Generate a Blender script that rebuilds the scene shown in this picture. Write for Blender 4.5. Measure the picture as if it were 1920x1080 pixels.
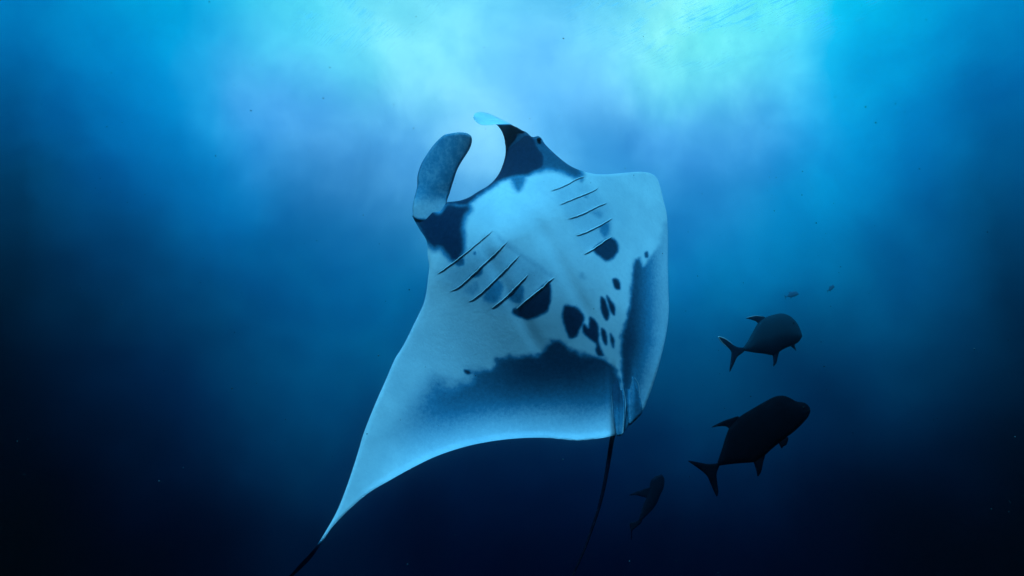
import bpy, bmesh, math, random
import numpy as np
from mathutils import Vector, Matrix, noise
from mathutils.geometry import delaunay_2d_cdt

random.seed(7)
S = bpy.context.scene
C = S.collection
for o in list(bpy.data.objects):
    bpy.data.objects.remove(o)

# ------------------------------------------------------------------ camera
CAM_POS = Vector((0.0, 0.0, -9.0))            # the sea surface is z = 0
PITCH = math.radians(12.0)
LENS = 24.0
F = LENS / 36.0 * 1920.0                      # focal length in photograph pixels
cam_d = bpy.data.cameras.new('camera')
cam = bpy.data.objects.new('camera', cam_d)
C.objects.link(cam)
cam.location = CAM_POS
cam.rotation_euler = (math.radians(90.0) + PITCH, 0.0, 0.0)
cam_d.lens = LENS
cam_d.sensor_width = 36.0
cam_d.clip_start = 0.05
cam_d.clip_end = 400.0
S.camera = cam
FWD = Vector((0, math.cos(PITCH), math.sin(PITCH)))
UP = Vector((0, -math.sin(PITCH), math.cos(PITCH)))
RIGHT = Vector((1, 0, 0))


def P(x, y, d):
    """the point at distance d along the view axis seen at photograph pixel x, y"""
    return CAM_POS + FWD * d + RIGHT * ((x - 960.0) / F * d) + UP * ((540.0 - y) / F * d)


# ------------------------------------------------------------------ open water (world), sun
def lin(c):
    c = c / 255.0
    return c / 12.92 if c <= 0.04045 else ((c + 0.055) / 1.055) ** 2.4


GX = [0, 150, 290, 380, 470, 560, 660, 760, 860, 960, 1060, 1160, 1260, 1380, 1480, 1560, 1650, 1740, 1920]
GY = [10, 80, 150, 210, 270, 340, 410, 480, 540, 610, 680, 750, 820, 900, 1000, 1080]
GRID = [
    [(0, 105, 180), (0, 142, 212), (0, 165, 225), (0, 182, 238), (50, 205, 245), (88, 225, 252), (100, 222, 250), (125, 235, 255), (118, 225, 255), (105, 212, 255), (110, 215, 255), (120, 230, 255), (150, 255, 255), (100, 242, 250), (85, 238, 245), (0, 190, 238), (0, 165, 225), (0, 138, 212), (0, 102, 180)],
    [(0, 92, 170), (0, 132, 208), (0, 158, 228), (0, 178, 240), (60, 192, 248), (82, 210, 250), (100, 218, 252), (122, 225, 255), (115, 218, 255), (98, 198, 255), (98, 195, 255), (108, 212, 255), (138, 250, 255), (115, 240, 252), (88, 225, 250), (0, 190, 242), (0, 160, 228), (0, 132, 208), (0, 92, 168)],
    [(0, 75, 142), (0, 118, 195), (0, 148, 225), (0, 168, 238), (75, 180, 245), (85, 185, 248), (105, 212, 255), (118, 220, 255), (110, 212, 255), (95, 190, 255), (88, 182, 250), (100, 195, 255), (115, 225, 255), (108, 228, 255), (88, 215, 255), (25, 182, 246), (0, 155, 228), (0, 128, 205), (0, 82, 152)],
    [(0, 62, 118), (0, 105, 180), (0, 138, 215), (10, 158, 232), (78, 178, 248), (88, 180, 250), (100, 198, 255), (112, 205, 255), (118, 208, 255), (105, 198, 255), (78, 172, 245), (80, 168, 242), (92, 190, 255), (95, 200, 255), (70, 190, 252), (25, 170, 240), (0, 145, 220), (0, 122, 198), (0, 74, 140)],
    [(0, 50, 96), (0, 94, 165), (0, 125, 200), (0, 145, 220), (55, 165, 240), (85, 178, 248), (98, 185, 250), (98, 190, 252), (118, 208, 255), (118, 208, 255), (85, 180, 248), (48, 140, 222), (78, 172, 248), (72, 172, 245), (40, 160, 238), (0, 156, 232), (0, 136, 212), (0, 112, 188), (0, 62, 122)],
    [(0, 40, 78), (0, 82, 145), (0, 112, 185), (0, 125, 202), (20, 140, 215), (65, 155, 228), (75, 160, 228), (85, 172, 238), (95, 180, 245), (95, 185, 248), (70, 165, 238), (40, 135, 215), (50, 145, 222), (40, 145, 220), (15, 145, 220), (0, 145, 218), (0, 125, 198), (0, 102, 175), (0, 55, 108)],
    [(0, 30, 60), (0, 68, 122), (0, 98, 165), (0, 108, 182), (0, 118, 192), (15, 122, 195), (40, 135, 208), (55, 142, 208), (60, 150, 218), (55, 150, 218), (40, 140, 210), (30, 128, 205), (25, 130, 208), (20, 136, 212), (0, 135, 208), (0, 130, 202), (0, 112, 182), (0, 92, 160), (0, 46, 92)],
    [(0, 24, 50), (0, 54, 100), (0, 78, 138), (0, 90, 155), (0, 98, 165), (0, 105, 172), (10, 118, 188), (25, 122, 190), (25, 125, 192), (20, 125, 192), (10, 120, 188), (5, 112, 182), (0, 112, 185), (0, 118, 190), (0, 118, 190), (0, 112, 180), (0, 98, 165), (0, 80, 140), (0, 38, 78)],
    [(0, 16, 38), (0, 42, 80), (0, 60, 110), (0, 66, 118), (0, 78, 138), (0, 88, 152), (0, 98, 165), (0, 104, 172), (0, 105, 172), (0, 104, 170), (0, 102, 168), (0, 96, 160), (0, 92, 156), (0, 98, 165), (0, 98, 164), (0, 94, 158), (0, 84, 145), (0, 68, 122), (0, 30, 66)],
    [(0, 8, 28), (0, 28, 62), (0, 46, 90), (0, 52, 100), (0, 64, 116), (0, 76, 134), (0, 86, 148), (0, 90, 152), (0, 90, 152), (0, 88, 150), (0, 86, 146), (0, 80, 138), (0, 76, 132), (0, 72, 128), (0, 72, 128), (0, 72, 126), (0, 66, 118), (0, 54, 100), (0, 22, 52)],
    [(0, 2, 16), (0, 16, 46), (0, 32, 74), (0, 40, 86), (0, 54, 102), (0, 64, 116), (0, 74, 130), (0, 76, 132), (0, 76, 132), (0, 74, 130), (0, 72, 126), (0, 66, 118), (0, 66, 118), (0, 60, 110), (0, 50, 96), (0, 44, 90), (0, 46, 92), (0, 38, 78), (0, 14, 40)],
    [(0, 0, 10), (0, 9, 36), (0, 22, 60), (0, 32, 74), (0, 52, 98), (0, 66, 116), (0, 66, 116), (0, 60, 110), (0, 56, 104), (0, 52, 100), (0, 48, 94), (0, 46, 92), (0, 56, 104), (0, 52, 98), (0, 36, 80), (0, 32, 72), (0, 30, 68), (0, 24, 58), (0, 8, 30)],
    [(0, 0, 7), (0, 4, 26), (0, 14, 44), (0, 22, 58), (0, 42, 86), (0, 50, 94), (0, 48, 94), (0, 38, 82), (0, 32, 74), (0, 30, 72), (0, 28, 68), (0, 28, 70), (0, 42, 86), (0, 40, 84), (0, 26, 64), (0, 20, 56), (0, 18, 50), (0, 13, 42), (0, 4, 20)],
    [(0, 0, 4), (0, 1, 18), (0, 6, 32), (0, 12, 42), (0, 26, 62), (0, 40, 80), (0, 34, 76), (0, 18, 54), (0, 14, 50), (0, 14, 50), (0, 14, 50), (0, 18, 54), (0, 24, 62), (0, 22, 58), (0, 12, 44), (0, 9, 38), (0, 8, 34), (0, 5, 28), (0, 1, 12)],
    [(0, 0, 1), (0, 0, 8), (0, 1, 20), (0, 4, 28), (0, 12, 42), (0, 22, 56), (0, 14, 46), (0, 5, 34), (0, 5, 34), (0, 4, 32), (0, 4, 32), (0, 5, 34), (0, 7, 36), (0, 5, 34), (0, 3, 28), (0, 2, 24), (0, 2, 20), (0, 1, 14), (0, 0, 5)],
    [(0, 0, 0), (0, 0, 3), (0, 0, 12), (0, 1, 18), (0, 7, 30), (0, 14, 42), (0, 8, 36), (0, 3, 28), (0, 2, 28), (0, 2, 26), (0, 2, 26), (0, 2, 26), (0, 2, 26), (0, 2, 26), (0, 1, 20), (0, 1, 18), (0, 0, 14), (0, 0, 9), (0, 0, 3)],
]
GRIDL = np.array([[[lin(c) for c in px] for px in row] for row in GRID])


BILLOWS = [(640, 335, 80, 50, 0.74), (560, 455, 130, 60, 0.80), (1185, 250, 85, 48, 0.82), (280, 500, 170, 90, 0.84), (420, 620, 120, 60, 0.85),
           (1380, 575, 90, 45, 0.84), (510, 735, 130, 60, 1.16), (780, 130, 260, 90, 1.10), (730, 355, 50, 40, 1.12), (1290, 215, 90, 45, 1.10),
           (460, 240, 90, 60, 1.08), (1640, 180, 70, 60, 0.88), (1010, 90, 60, 90, 0.92), (1560, 420, 110, 50, 1.08), (1690, 640, 130, 60, 1.12), (60, 420, 120, 160, 0.86)]


def cubic(p, t):
    m1 = (p[2] - p[0]) * 0.5; m2 = (p[3] - p[1]) * 0.5
    t2, t3 = t * t, t * t * t
    return (2 * t3 - 3 * t2 + 1) * p[1] + (t3 - 2 * t2 + t) * m1 + (-2 * t3 + 3 * t2) * p[2] + (t3 - t2) * m2


def grid_at(x, y):
    x = min(max(x, GX[0]), GX[-1]); y = min(max(y, GY[0]), GY[-1])
    i = min(max(int(np.searchsorted(GX, x)) - 1, 0), len(GX) - 2)
    j = min(max(int(np.searchsorted(GY, y)) - 1, 0), len(GY) - 2)
    u = (x - GX[i]) / (GX[i + 1] - GX[i]); v = (y - GY[j]) / (GY[j + 1] - GY[j])
    r = []
    for jj in (j - 1, j, j + 1, j + 2):
        jj = min(max(jj, 0), len(GY) - 1)
        r.append(cubic([GRIDL[jj, min(max(k, 0), len(GX) - 1)] for k in (i - 1, i, i + 1, i + 2)], u))
    c = np.clip(cubic(r, v), 0, 1)
    for bx, by, rx, ry, k in BILLOWS:                       # denser and clearer patches of murk
        c = c * (1 + (k - 1) * math.exp(-((x - bx) / rx) ** 2 - ((y - by) / ry) ** 2)) ** np.array([1.6, 1.0, 0.75])
    hi = min(1.0, max(0.0, (c[1] - 0.2) / 0.3))
    return np.clip(c * (np.array([1.0, 1.08, 0.96]) * (1 - hi) + np.array([1.0, 1.01, 1.0]) * hi), 0, 1)


def water_light(az, el):
    """radiance of the open water in one direction (degrees), dark below, bright towards the surface"""
    a, e = math.radians(az), math.radians(el)
    d = Vector((math.sin(a) * math.cos(e), math.cos(a) * math.cos(e), math.sin(e)))
    f = d.dot(FWD)
    x = 960 + F * d.dot(RIGHT) / f
    y = 540 - F * d.dot(UP) / f
    c = grid_at(x, y)
    zen = np.array([lin(60), lin(205), lin(248)])
    if el > 34:
        t = min(1.0, (el - 34) / 30.0)
        c = c * (1 - t) + zen * t
    return c


EL0, EL1 = -20.0, 62.0
w = bpy.data.worlds.new('World')
S.world = w
w.use_nodes = True
nt = w.node_tree
nt.nodes.clear()


class NB:
    """small helper to wire nodes"""
    def __init__(self, tree):
        self.t = tree

    def n(self, kind, **kw):
        nd = self.t.nodes.new(kind)
        for k, v in kw.items():
            setattr(nd, k, v)
        return nd

    def set(self, sock, v):
        if isinstance(v, bpy.types.NodeSocket):
            self.t.links.new(v, sock)
        else:
            sock.default_value = v

    def math(self, op, a, b=0.0, c=None, clamp=False):
        nd = self.n('ShaderNodeMath', operation=op, use_clamp=clamp)
        self.set(nd.inputs[0], a); self.set(nd.inputs[1], b)
        if c is not None:
            self.set(nd.inputs[2], c)
        return nd.outputs[0]

    def mix(self, f, a, b, blend='MIX'):
        nd = self.n('ShaderNodeMix', data_type='RGBA', blend_type=blend)
        self.set(nd.inputs['Factor'], f)
        self.set(nd.inputs[6], a); self.set(nd.inputs[7], b)
        return nd.outputs[2]

    def noise(self, vec, scale, detail=4.0, rough=0.5, dist=0.0):
        nd = self.n('ShaderNodeTexNoise')
        if vec is not None:
            self.set(nd.inputs['Vector'], vec)
        nd.inputs['Scale'].default_value = scale
        nd.inputs['Detail'].default_value = detail
        nd.inputs['Roughness'].default_value = rough
        nd.inputs['Distortion'].default_value = dist
        return nd

    def ss(self, v, a, b, lo=0.0, hi=1.0):
        nd = self.n('ShaderNodeMapRange', interpolation_type='SMOOTHSTEP')
        self.set(nd.inputs['Value'], v)
        nd.inputs['From Min'].default_value = a; nd.inputs['From Max'].default_value = b
        nd.inputs['To Min'].default_value = lo; nd.inputs['To Max'].default_value = hi
        return nd.outputs[0]


B = NB(nt)
tc = B.n('ShaderNodeTexCoord')
gen = tc.outputs['Generated']
sep = B.n('ShaderNodeSeparateXYZ'); nt.links.new(gen, sep.inputs[0])
az = B.math('ARCTAN2', sep.outputs[0], sep.outputs[1])
el = B.math('ARCSINE', sep.outputs[2])
# drifting turbid water: the gradients are bent by soft billows, everywhere alike
n1 = B.noise(gen, 5.0, 6.0, 0.55)
ns = B.n('ShaderNodeSeparateColor'); nt.links.new(n1.outputs['Color'], ns.inputs[0])
az = B.math('MULTIPLY_ADD', B.math('SUBTRACT', ns.outputs[0], 0.5), 0.16, az)
el = B.math('MULTIPLY_ADD', B.math('SUBTRACT', ns.outputs[1], 0.5), 0.17, el)
n2 = B.noise(gen, 3.6, 7.0, 0.56, 0.5)
n3 = B.noise(gen, 11.0, 6.0, 0.6, 0.8)
elf = B.n('ShaderNodeMapRange')
nt.links.new(el, elf.inputs[0])
elf.inputs[1].default_value = math.radians(EL0); elf.inputs[2].default_value = math.radians(EL1)
AZK = [math.degrees(math.atan((x - 960) / F)) for x in np.linspace(0, 1920, 28)]
NS = 32
cur = None
for k, a in enumerate(AZK):
    r = B.n('ShaderNodeValToRGB')
    nt.links.new(elf.outputs[0], r.inputs[0])
    cr = r.color_ramp
    cr.interpolation = 'B_SPLINE'
    while len(cr.elements) < NS:
        cr.elements.new(0.5)
    for i in range(NS):
        t = i / (NS - 1)
        col = water_light(a, EL0 + (EL1 - EL0) * t)
        cr.elements[i].position = t
        cr.elements[i].color = (*[float(v) for v in col], 1.0)
    if cur is None:
        cur = r.outputs[0]
    else:
        mr = B.n('ShaderNodeMapRange')
        nt.links.new(az, mr.inputs[0])
        mr.inputs[1].default_value = math.radians(AZK[k - 1]); mr.inputs[2].default_value = math.radians(a)
        cur = B.mix(mr.outputs[0], cur, r.outputs[0])
gain = B.math('MULTIPLY', B.ss(n2.outputs['Fac'], 0.32, 0.68, 0.76, 1.22), B.ss(n3.outputs['Fac'], 0.30, 0.70, 0.93, 1.07))
# denser murk is bluer as well as darker
gv = B.n('ShaderNodeCombineXYZ')
for k_, e_ in enumerate((2.0, 1.05, 0.55)):
    nt.links.new(B.math('POWER', gain, e_), gv.inputs[k_])
vm = B.n('ShaderNodeVectorMath', operation='MULTIPLY')
nt.links.new(cur, vm.inputs[0]); nt.links.new(gv.outputs[0], vm.inputs[1])
bg = B.n('ShaderNodeBackground')
nt.links.new(vm.outputs[0], bg.inputs['Color'])
bg.inputs['Strength'].default_value = 1.0
wo = B.n('ShaderNodeOutputWorld')
nt.links.new(bg.outputs[0], wo.inputs['Surface'])

sun_d = bpy.data.lights.new('sun', 'SUN')
sun = bpy.data.objects.new('sun', sun_d)
C.objects.link(sun)
SUN_DIR = Vector((-0.12, -0.68, 0.70)).normalized()
sun.rotation_euler = SUN_DIR.to_track_quat('Z', 'Y').to_euler()
sun_d.energy = 4.6
sun_d.angle = math.radians(6.0)                 # daylight softened by the rippled surface
sun_d.color = (0.115, 0.60, 1.0)                # daylight after metres of sea water

vs = S.view_settings
vs.view_transform = 'Standard'
vs.look = 'None'
vs.exposure = 0.0
vs.gamma = 1.0
vs.use_curve_mapping = False
S.cycles.max_bounces = 6
S.cycles.diffuse_bounces = 2
S.cycles.volume_bounces = 1
S.cycles.use_denoising = True


# ------------------------------------------------------------------ helpers
def tag(o, label=None, cat=None, group=None, kind=None):
    if label: o['label'] = label
    if cat: o['category'] = cat
    if group: o['group'] = group
    if kind: o['kind'] = kind
    return o


def empty(name, loc):
    o = bpy.data.objects.new(name, None)
    C.objects.link(o)
    o.location = loc
    o.empty_display_size = 0.1
    return o


def mesh_obj(name, verts, faces, mat, parent=None, smooth=True, attrs=None, sharp=None):
    """verts are world points; the object's origin is its parent's"""
    org = parent.location if parent is not None else Vector((0, 0, 0))
    m = bpy.data.meshes.new(name)
    m.from_pydata([tuple(Vector(v) - org) for v in verts], [], faces)
    if smooth:
        m.polygons.foreach_set('use_smooth', [True] * len(m.polygons))
    for an, vals in (attrs or {}).items():
        a = m.attributes.new(an, 'FLOAT', 'POINT')
        a.data.foreach_set('value', np.asarray(vals, dtype=np.float32))
    m.update()
    bm = bmesh.new(); bm.from_mesh(m)
    bmesh.ops.recalc_face_normals(bm, faces=bm.faces)
    if sharp:
        for e in bm.edges:
            if e.verts[0].index in sharp and e.verts[1].index in sharp:
                e.smooth = False
    bm.to_mesh(m); bm.free()
    o = bpy.data.objects.new(name, m)
    C.objects.link(o)
    if parent is not None:
        o.parent = parent
    m.materials.append(mat)
    return o


def new_mat(name):
    m = bpy.data.materials.new(name)
    m.use_nodes = True
    m.node_tree.nodes.clear()
    b = NB(m.node_tree)
    out = b.n('ShaderNodeOutputMaterial')
    return m, b, out


def principled(b, out, rough=0.6, spec=0.3):
    p = b.n('ShaderNodeBsdfPrincipled')
    p.inputs['Roughness'].default_value = rough
    p.inputs['Specular IOR Level'].default_value = spec
    b.t.links.new(p.outputs[0], out.inputs['Surface'])
    return p


def catmull(pts, step, closed=True):
    """smooth curve through the points, resampled at about one point per step"""
    n = len(pts)
    out = []
    P_ = [np.array(p, float) for p in pts]
    rng = range(n) if closed else range(n - 1)
    for i in rng:
        if closed:
            p0, p1, p2, p3 = P_[i - 1], P_[i], P_[(i + 1) % n], P_[(i + 2) % n]
        else:
            p0, p1, p2, p3 = P_[max(i - 1, 0)], P_[i], P_[i + 1], P_[min(i + 2, n - 1)]
        # centripetal parametrisation keeps unevenly spaced points from looping
        t0 = 0.0
        t1 = t0 + max(np.linalg.norm(p1 - p0), 1e-6) ** 0.5
        t2 = t1 + max(np.linalg.norm(p2 - p1), 1e-6) ** 0.5
        t3 = t2 + max(np.linalg.norm(p3 - p2), 1e-6) ** 0.5
        k = max(1, int(round(np.linalg.norm(p2 - p1) / step)))
        for j in range(k):
            t = t1 + (t2 - t1) * j / k
            a1 = (t1 - t) / (t1 - t0) * p0 + (t - t0) / (t1 - t0) * p1
            a2 = (t2 - t) / (t2 - t1) * p1 + (t - t1) / (t2 - t1) * p2
            a3 = (t3 - t) / (t3 - t2) * p2 + (t - t2) / (t3 - t2) * p3
            b1 = (t2 - t) / (t2 - t0) * a1 + (t - t0) / (t2 - t0) * a2
            b2 = (t3 - t) / (t3 - t1) * a2 + (t - t1) / (t3 - t1) * a3
            out.append((t2 - t) / (t2 - t1) * b1 + (t - t1) / (t2 - t1) * b2)
    if not closed:
        out.append(P_[-1])
    return np.array(out)


def seg_dist(pts, poly, closed=True):
    """distance of each point to a polyline"""
    pts = np.asarray(pts, float); poly = np.asarray(poly, float)
    best = np.full(len(pts), 1e18)
    n = len(poly)
    for i in range(n if closed else n - 1):
        a, b_ = poly[i], poly[(i + 1) % n]
        ab = b_ - a
        L = ab.dot(ab)
        if L < 1e-12:
            continue
        t = np.clip(((pts - a) @ ab) / L, 0, 1)
        q = a + t[:, None] * ab - pts
        best = np.minimum(best, (q * q).sum(1))
    return np.sqrt(best)


def inside(pts, poly):
    pts = np.asarray(pts, float); poly = np.asarray(poly, float)
    x, y = pts[:, 0], pts[:, 1]
    r = np.zeros(len(pts), bool)
    n = len(poly)
    for i in range(n):
        x0, y0 = poly[i]; x1, y1 = poly[(i + 1) % n]
        if y0 == y1:
            continue
        c = ((y0 > y) != (y1 > y)) & (x < (x1 - x0) * (y - y0) / (y1 - y0) + x0)
        r ^= c
    return r


def sdf(pts, poly):
    d = seg_dist(pts, poly)
    return np.where(inside(pts, poly), -d, d)


def smooth(v, a, b_):
    t = np.clip((v - a) / (b_ - a), 0, 1)
    return t * t * (3 - 2 * t)


def fill(outline, spacing, extra=None):
    """triangles filling a closed outline, points about evenly spaced; outline points come first"""
    o = np.asarray(outline)
    x0, y0 = o.min(0); x1, y1 = o.max(0)
    gx = np.arange(x0, x1, spacing)
    rows = []
    h = spacing * 0.866
    for k, yy in enumerate(np.arange(y0, y1, h)):
        rows.append(np.stack([gx + (spacing / 2 if k % 2 else 0), np.full(len(gx), yy)], 1))
    g = np.concatenate(rows)
    ok = inside(g, o)
    g = g[ok]
    g = g[seg_dist(g, o) > spacing * 0.55]
    if extra is not None:
        ex = np.asarray(extra)
        keep = np.ones(len(g), bool)
        for q in ex:
            keep &= ((g - q) ** 2).sum(1) > (spacing * 0.45) ** 2
        g = np.concatenate([g[keep], ex])
    allp = np.concatenate([o, g])
    n = len(o)
    vs_, _, fs, *_ = delaunay_2d_cdt([Vector(p) for p in allp], [(i, (i + 1) % n) for i in range(n)], [], 1, 1e-6)
    return np.array([tuple(v) for v in vs_]), [tuple(f) for f in fs]


def border_edges(faces):
    cnt = {}
    for f in faces:
        for i in range(len(f)):
            e = (f[i], f[(i + 1) % len(f)])
            k = (min(e), max(e))
            cnt[k] = cnt.get(k, 0) + 1
    s = set()
    for k, c in cnt.items():
        if c == 1:
            s.update(k)
    return s


def shell(p2, faces, front, back, base_d, px_m):
    """closed body: a front and a back sheet that share their border; offsets in pixels along the view axis"""
    n = len(p2)
    border = border_edges(faces)
    vf = [P(p2[i, 0], p2[i, 1], base_d + front[i] * px_m) for i in range(n)]
    idx = {}
    vb = []
    for i in range(n):
        if i in border:
            idx[i] = i
        else:
            idx[i] = n + len(vb)
            vb.append(P(p2[i, 0], p2[i, 1], base_d + back[i] * px_m))
    fs = list(faces) + [tuple(idx[i] for i in reversed(f)) for f in faces]
    back_src = [i for i in range(n) if i not in border]
    return vf + vb, fs, back_src


def tube(path, radii, seg=10):
    """closed tube along world points"""
    vs_, fs = [], []
    n = len(path)
    for i in range(n):
        t = (path[min(i + 1, n - 1)] - path[max(i - 1, 0)]).normalized()
        a = t.cross(FWD)
        if a.length < 1e-3:
            a = t.cross(UP)
        a.normalize()
        b_ = t.cross(a).normalized()
        for k in range(seg):
            an = 2 * math.pi * k / seg
            vs_.append(path[i] + (a * math.cos(an) + b_ * math.sin(an)) * radii[i])
    for i in range(n - 1):
        for k in range(seg):
            k2 = (k + 1) % seg
            fs.append((i * seg + k, i * seg + k2, (i + 1) * seg + k2, (i + 1) * seg + k))
    fs.append(tuple(range(seg)))
    fs.append(tuple((n - 1) * seg + k for k in reversed(range(seg))))
    return vs_, fs


# ------------------------------------------------------------------ materials
def ray_skin():
    m, b, out = new_mat('manta_skin')
    p = principled(b, out, 0.6, 0.03)
    at = b.n('ShaderNodeAttribute', attribute_name='pigment')
    tc_ = b.n('ShaderNodeTexCoord')
    ob = tc_.outputs['Object']
    # mottled pale skin: soft cloudiness, fine speckle, small scars
    cloud = b.noise(ob, 3.0, 5.0, 0.55)
    fine = b.noise(ob, 42.0, 4.0, 0.6)
    spk = b.noise(ob, 160.0, 2.0, 0.5)
    pale = b.mix(b.ss(cloud.outputs['Fac'], 0.3, 0.7), (0.60, 0.66, 0.70, 1), (0.80, 0.83, 0.85, 1))
    pale = b.mix(b.ss(fine.outputs['Fac'], 0.42, 0.72, 0.0, 0.22), pale, (0.50, 0.56, 0.62, 1))
    pale = b.mix(b.ss(spk.outputs['Fac'], 0.62, 0.75, 0.0, 0.30), pale, (0.88, 0.9, 0.92, 1))
    dark = b.mix(b.ss(fine.outputs['Fac'], 0.35, 0.7), (0.005, 0.020, 0.050, 1), (0.008, 0.032, 0.070, 1))
    dark = b.mix(b.ss(spk.outputs['Fac'], 0.60, 0.72, 0.0, 0.25), dark, (0.05, 0.09, 0.15, 1))
    # ragged border of each patch
    jag = b.math('SUBTRACT', b.noise(ob, 55.0, 4.0, 0.7).outputs['Fac'], 0.5)
    wgt = b.math('MULTIPLY', b.math('MULTIPLY', at.outputs['Fac'], b.math('SUBTRACT', 1.0, at.outputs['Fac'])), 1.7)
    fac = b.math('MULTIPLY_ADD', jag, wgt, at.outputs['Fac'], clamp=True)
    # thin pale scratches running along the wings
    smp = b.n('ShaderNodeMapping', vector_type='TEXTURE')
    b.t.links.new(ob, smp.inputs['Vector'])
    smp.inputs['Rotation'].default_value = (0, math.radians(35), 0)
    smp.inputs['Scale'].default_value = (0.40, 0.1, 0.024)
    scr = b.noise(smp.outputs[0], 1.0, 4.0, 0.6, 0.6)
    pale = b.mix(b.ss(scr.outputs['Fac'], 0.52, 0.74, 0.0, 0.16), pale, (0.40, 0.50, 0.60, 1))
    pale = b.mix(b.ss(b.noise(ob, 1.3, 3.0, 0.5).outputs['Fac'], 0.40, 0.66, 0.0, 0.30), pale, (0.42, 0.56, 0.66, 1))
    slate = b.mix(b.ss(fine.outputs['Fac'], 0.35, 0.7), (0.05, 0.235, 0.37, 1), (0.065, 0.265, 0.40, 1))
    lo = b.mix(b.math('MULTIPLY', fac, 2.0, clamp=True), pale, slate)
    b.set(p.inputs['Base Color'], b.mix(b.math('MULTIPLY_ADD', fac, 2.0, -1.0, clamp=True), lo, dark))
    bump = b.n('ShaderNodeBump')
    bump.inputs['Strength'].default_value = 0.19
    bump.inputs['Distance'].default_value = 0.012
    b.set(bump.inputs['Height'], b.math('MULTIPLY_ADD', scr.outputs['Fac'], 0.12, b.math('MULTIPLY_ADD', fine.outputs['Fac'], 0.5, b.noise(ob, 9.0, 4.0, 0.6).outputs['Fac'])))
    b.t.links.new(bump.outputs[0], p.inputs['Normal'])
    return m


def simple_skin(name, c0, c1, scale=30.0, rough=0.7, spec=0.03):
    m, b, out = new_mat(name)
    p = principled(b, out, rough, spec)
    tc_ = b.n('ShaderNodeTexCoord')
    nz = b.noise(tc_.outputs['Object'], scale, 5.0, 0.6)
    b.set(p.inputs['Base Color'], b.mix(b.ss(nz.outputs['Fac'], 0.3, 0.7), (*c0, 1), (*c1, 1)))
    bump = b.n('ShaderNodeBump')
    bump.inputs['Strength'].default_value = 0.15
    bump.inputs['Distance'].default_value = 0.006
    b.t.links.new(nz.outputs['Fac'], bump.inputs['Height'])
    b.t.links.new(bump.outputs[0], p.inputs['Normal'])
    return m


SKIN = ray_skin()
TAILM = simple_skin('tail_skin', (0.003, 0.004, 0.010), (0.006, 0.009, 0.018))
LIP = simple_skin('gill_lip', (0.62, 0.68, 0.72), (0.80, 0.83, 0.85))
EYEM = simple_skin('eye_black', (0.004, 0.004, 0.006), (0.01, 0.01, 0.012), 10, 0.5, 0.04)
FISHD = simple_skin('black_fish_skin', (0.0015, 0.002, 0.004), (0.003, 0.004, 0.007), 18, 0.9, 0.02)
FISHB = simple_skin('dusky_fish_skin', (0.004, 0.006, 0.014), (0.007, 0.010, 0.020), 18, 0.85, 0.03)
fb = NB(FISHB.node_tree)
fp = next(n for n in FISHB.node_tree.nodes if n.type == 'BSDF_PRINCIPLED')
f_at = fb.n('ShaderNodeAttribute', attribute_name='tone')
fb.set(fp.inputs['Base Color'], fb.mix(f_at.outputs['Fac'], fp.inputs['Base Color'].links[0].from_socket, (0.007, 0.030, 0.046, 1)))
PALEM = simple_skin('pale_fin_edge', (0.30, 0.34, 0.36), (0.42, 0.45, 0.47))
DIMF = simple_skin('dim_fish_skin', (0.002, 0.005, 0.010), (0.003, 0.007, 0.014), 18, 0.9, 0.02)
FARM = simple_skin('hazed_far_fish_skin', (0.03, 0.08, 0.13), (0.05, 0.10, 0.16), 18, 0.9, 0.02)  # haze over the distant fish put into a paler, bluer colour

# ------------------------------------------------------------------ manta ray
D0 = 4.2
PXM = D0 / F
manta = empty('manta_ray', P(1010, 560, D0))
tag(manta, 'large pale-bellied manta ray with dark blotches swimming upright at the centre', 'manta ray')

BODY = [(773, 404), (778, 407), (788, 408), (796, 403), (801, 393), (804.5, 387), (809, 392), (817, 397), (826, 395), (832, 387), (838, 379.5), (848, 378), (862, 376), (879, 370), (895, 360), (918, 346),
        (934, 328), (943, 308), (947.5, 290), (948, 275), (946.5, 266), (951, 258), (963, 252), (978, 250), (990, 254), (1000, 257), (1009, 255), (1015, 259), (1021, 269), (1042, 290), (1066, 309), (1084, 318), (1104, 324), (1125, 327),
        (1161, 325), (1200, 322), (1220, 325), (1231, 333), (1238, 351), (1244, 376), (1250, 401), (1252, 440), (1252, 500), (1253, 540), (1254, 580),
        (1250, 620), (1240, 667), (1227, 713), (1213, 753), (1204, 773), (1192, 788), (1180, 797), (1172, 808), (1160, 815), (1150, 817), (1124, 822), (1083, 826),
        (1027, 821), (986, 821), (930, 826), (874, 837), (819, 855), (777, 875), (730, 901), (690, 925), (654, 956), (637, 973), (620, 992),
        (604, 1017), (585, 1045), (568, 1063), (548, 1081), (520, 1102), (505, 1110), (520, 1096), (545, 1077), (562, 1058), (582, 1037), (595, 1021), (612, 994), (632, 958), (651, 910),
        (671, 849), (681, 815), (702, 761), (724, 711), (741, 672), (755, 650), (780, 600), (794, 570), (799, 550), (803, 518), (805, 500), (802, 480),
        (800, 452), (786, 429)]
outl = catmull(BODY, 3.0)
GA = np.array([0.470, 0.883])
GILLS_L = [
    [(821, 514), (866, 481), (899, 454), (923, 434)],
    [(846, 546), (860, 539), (904, 499), (936, 469), (951, 454)],
    [(880, 566), (894, 557), (930, 524), (967, 487), (974, 480)],
    [(923, 578), (946, 560), (972, 534), (990, 516)],
    [(969, 579), (995, 557), (1019, 538), (1029, 528), (1039, 522)]]
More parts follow.
